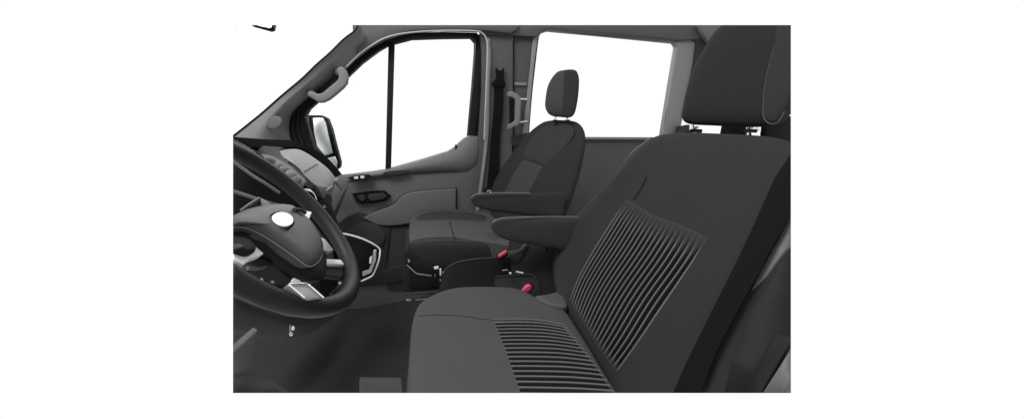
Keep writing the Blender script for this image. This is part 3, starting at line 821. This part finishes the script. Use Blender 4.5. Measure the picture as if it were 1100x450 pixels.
ribs('backrest_insert', backribs_T, backribs_B, backribs_L, backribs_R, dpl, dn, 20, 420, 90, ds, .016, .014, top=.24, bot=.10,
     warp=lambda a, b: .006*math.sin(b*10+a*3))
tube('backrest_rimlit_piping', [(700,147.5),(690,155),(679,164.2),(662,185.5),(639,211.5),(618.5,234)], off(dpl, .002), .0022, pl_light, ds, 50, seg=6)  # piping kept pale to paint the window's rim light on this edge
tube('backrest_seam', [(694,190),(688,203),(680,214)], off(dpl, .021), .0015, rubber, ds, 16, seg=6)
# cushion
cpl = plane((0, 0, .575), (.13, 0, 1))
cn = cpl[1]
T = [(446,336),(451,328),(459,321.5),(472,315),(492,310),(521,309),(547,310),(562,313.5),(575,321),(588,327.5),(604,331)]
B = [(436,470),(500,478),(600,478),(700,478)]
L = [(446,336),(442.5,350),(440.5,370),(439,410),(436,470)]
R = [(604,331),(612,342),(630,370),(656,413),(700,478)]
cr_T = [(526.6,345.7),(548,345),(572,345.5),(590,348),(606,351.5)]
cr_B = [(563,445),(600,446),(640,447),(674,448)]
cr_L = [(526.6,345.7),(532,360),(538,376),(546,398),(553,420),(563,445)]
cr_R = [(606,351.5),(617,364),(628,379),(645,402),(657,420),(674,448)]
chole = [(531,350),(572,349.5),(604,355),(626,382),(643,405),(668,443),(566,441),(556,420),(549,398),(541,376)]
gg = coons(to3(T, cpl), to3(B, cpl), to3(L, cpl), to3(R, cpl), 200, 160)
def dc_h(s, t, p):
    e = max(0, (1-abs(2*s-1)**12)*(1-abs(2*t-1)**14))**.5
    h = .012*e
    u, v = proj(p)
    h += .007*math.exp(-((t-.12)/.07)**2)*min(1, s*4)*e
    if inpoly(u, v, chole): h -= .020
    return h
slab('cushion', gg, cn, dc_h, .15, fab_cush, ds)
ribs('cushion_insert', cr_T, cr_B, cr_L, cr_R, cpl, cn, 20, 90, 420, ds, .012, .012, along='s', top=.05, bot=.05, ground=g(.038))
tube('cushion_seam', [(449,339),(470,338),(498,339.5),(524,343),(572,344),(605,350)], off(cpl, .0125), .0009, fab_seat, ds, 50, seg=6)
tube('junction_seam', [(600,318),(607,331),(630,369),(656,413),(668,432)], off(dpl, .004), .006, rubber, ds, 40, seg=8)
# recliner cover
pillow('recliner_cover', [(574,320),(585,318.5),(596,315.5),(602,314),(607,322),(609,330.5),(598,330),(586,327)], off(cpl, .012), .010, .03, pl_wall, ds, n=48)
# headrest
hpl = plane((.86, .80, 1.15), (-.93, -.12, .34))
hn = hpl[1]
pillow('headrest', [(785,25),(774,30.5),(764,42),(756.5,56),(747,73),(739.5,95),(735,114),(733.5,126),(736,131.5),(744,133.3),(765,134.3),(796,135.5),(818,135.5),(830,134),(838,127),(847,108),(858,60),(866,20),(840,15),(810,19)], hpl, .03, .06, fab_head, ds, p=4.5, n=140)
pillow('headrest_side', [(838,26),(833,47),(829,62),(823,88),(820.5,115),(822,128),(828,132.5),(836,130),(843,120),(850,106),(858,80),(866,30)], off(hpl, .022), .012, .06, fab_seat, ds, n=80)
tube('headrest_piping', [(838,24),(833.5,45),(829,60),(822.5,88),(820,115),(821.3,128),(828,133.3),(836,131),(843,120)], off(hpl, .028), .0018, fab_mid, ds, 60, seg=6)
for u in (744, 803):
    tube('headrest_post', [(u-1,146,.90),(u,138,.90),(u+2,128,.90)], 0, .006, chrome, ds, 8, seg=12)
    sl = tube('post_sleeve', [(u-4.5,143,.885),(u,140.5,.885),(u+9,141,.885)], 0, .006, pl_black, ds, 8, seg=12)
    tube('sleeve_button', [(u+2,137.5,.88),(u+5.5,136.6,.88)], 0, .0035, steel, sl, 4, seg=8)
plate('post_bridge', [(781,130),(806,130),(808,146),(778,146)], .93, .02, rubber, ds, .003)
plate('post_bridge', [(824,130),(841,128),(845,124.5),(862,126),(862,156),(822,150)], .86, .02, rubber, ds, .003)
tube('sleeve_button', [(808,137,.88),(813,137.6,.88),(815,140,.88)], 0, .004, white, ds, 6, seg=8)
tube('sleeve_button', [(817,143.2,.88),(824,143.6,.88)], 0, .0025, white, ds, 6, seg=8)
# inboard armrest
ar = pillow('armrest', [(527,241),(531,237),(543,234.7),(580,233.6),(622,233.4),(640,236),(630,250),(612,268),(590,266),(572,262.5),(555,260.5),(541,256),(530,248.5)], plane3((527,241,1.10), (620,234,1.08), (600,262,1.07)), .012, .06, fab_upper, ds, p=3.5)
tube('armrest_rimlight', [(529,239),(533,236.2),(543,234),(580,232.8),(620,232.8)], 1.085, .0018, pl_light, ar, 30, seg=6)  # painted highlight, a pale line where window light catches the armrest
# buckle
st = tube('buckle_stalk', [(552,321,1.03),(558,317,1.03),(563,313,1.03)], 0, .008, pl_black, ds, 8, seg=10)
bk = plate('belt_buckle', [(557,312),(564,305),(571,304),(574,309),(570,316),(561,318)], 1.035, .02, pl_black, ds, .003)
tag(plate('release_button', [(561,312.8),(565,308),(569,306),(571.6,307.3),(571,310.3),(567.5,313.2),(562.3,314.6)], 1.02, .014, redm, bk, .003), 'red button')

# seat belt and near-side pillar over the driver's backrest
sb2 = thing('seat_belt', 'wide black seat belt crossing the near seat beside the ribbed backrest', 'seat belt')
bl = off(dpl, .030)
ribbon('webbing', [(852,160),(845,172),(833,190),(821,216),(809,243),(787,289),(760,343),(737,390),(722,424),(714,442)],
       [(866,196),(857,212),(848,232),(840,247),(830,264),(816,291),(790,338),(770,377),(752,422),(742,444)], bl, .003, webm, sb2, 60, dome=.002)
lower = thing('seat_side_trim', 'dark plastic side shield outboard of the near seat', 'seat trim', kind='thing')
plate('shield', [(850,226),(870,200),(890,300),(890,460),(745,460),(752,424),(771,378),(791,339),(817,292),(831,265),(842,247)], off(dpl, .004), .05, pl_shield, lower, .006)
plate('dark_shield', [(832,357),(850,362),(850,368),(818,421),(808,440),(780,440),(793,420),(812,392)], off(dpl, .030), .02, pl_black, lower, .004)
plate('pale_shield', [(851,370),(870,360),(866,400),(849,410),(838,428),(812,432),(818.5,421),(835,395)], off(dpl, .032), .02, pl_mid, lower, .004)
plate('shield_wedge', [(851,226),(852,258),(838,275),(822,297),(806,313),(814,296),(828,270),(842,246)], off(dpl, .012), .02, pl_mid, lower, .003)
tube('shield_edge', [(852,228),(842,249),(830,270),(820,293),(806,313)], off(dpl, .008), .0025, pl_mid, lower, 30, seg=6)
# floor mat patch in front of the near seat
tag(plate('floor_mat', [(386,408),(408,408.6),(431,408.6),(432,416),(432,450),(386,450)], 1.13, .02, matm, None, .004), 'small grey mat panel on the floor ahead of the near seat', 'floor mat')

# ================================================================== cut-away edges: the cab model ends in clean cuts, capped solid
bpy.context.view_layer.update()
dg = bpy.context.evaluated_depsgraph_get()
U0, U1, V0, V1 = 250.3, 849.6, 27.3, 421.7
cs = [ray(U0, V0), ray(U1, V0), ray(U1, V1), ray(U0, V1)]
cuts = [cs[i].cross(cs[(i+1) % 4]).normalized() for i in range(4)]
mid = ray(550, 225)
cuts = [c if c.dot(mid) < 0 else -c for c in cuts]
for o in [x for x in S.objects if x.type == 'MESH']:
    if o.modifiers:
        me = bpy.data.meshes.new_from_object(o.evaluated_get(dg), depsgraph=dg)
        o.modifiers.clear()
        o.data = me
        for p in me.polygons: p.use_smooth = True
        me.set_sharp_from_angle(angle=math.radians(50))
    me = o.data
    for c in cuts:
        if any((v.co-O).dot(c) > 1e-5 for v in me.vertices):
            bm = bmesh.new()
            bm.from_mesh(me)
            r = bmesh.ops.bisect_plane(bm, geom=bm.verts[:]+bm.edges[:]+bm.faces[:], dist=1e-6, plane_co=O, plane_no=c, clear_outer=True)
            ed = [e for e in r['geom_cut'] if isinstance(e, bmesh.types.BMEdge) and e.is_boundary]
            if ed:
                try: bmesh.ops.holes_fill(bm, edges=ed, sides=0)
                except Exception: pass
            bm.to_mesh(me)
            bm.free()
            me.update()
            if not me.vertices: break
for o in [x for x in S.objects if x.type == 'MESH' and not x.data.vertices]:
    print('EMPTY', o.name)
    bpy.data.objects.remove(o)
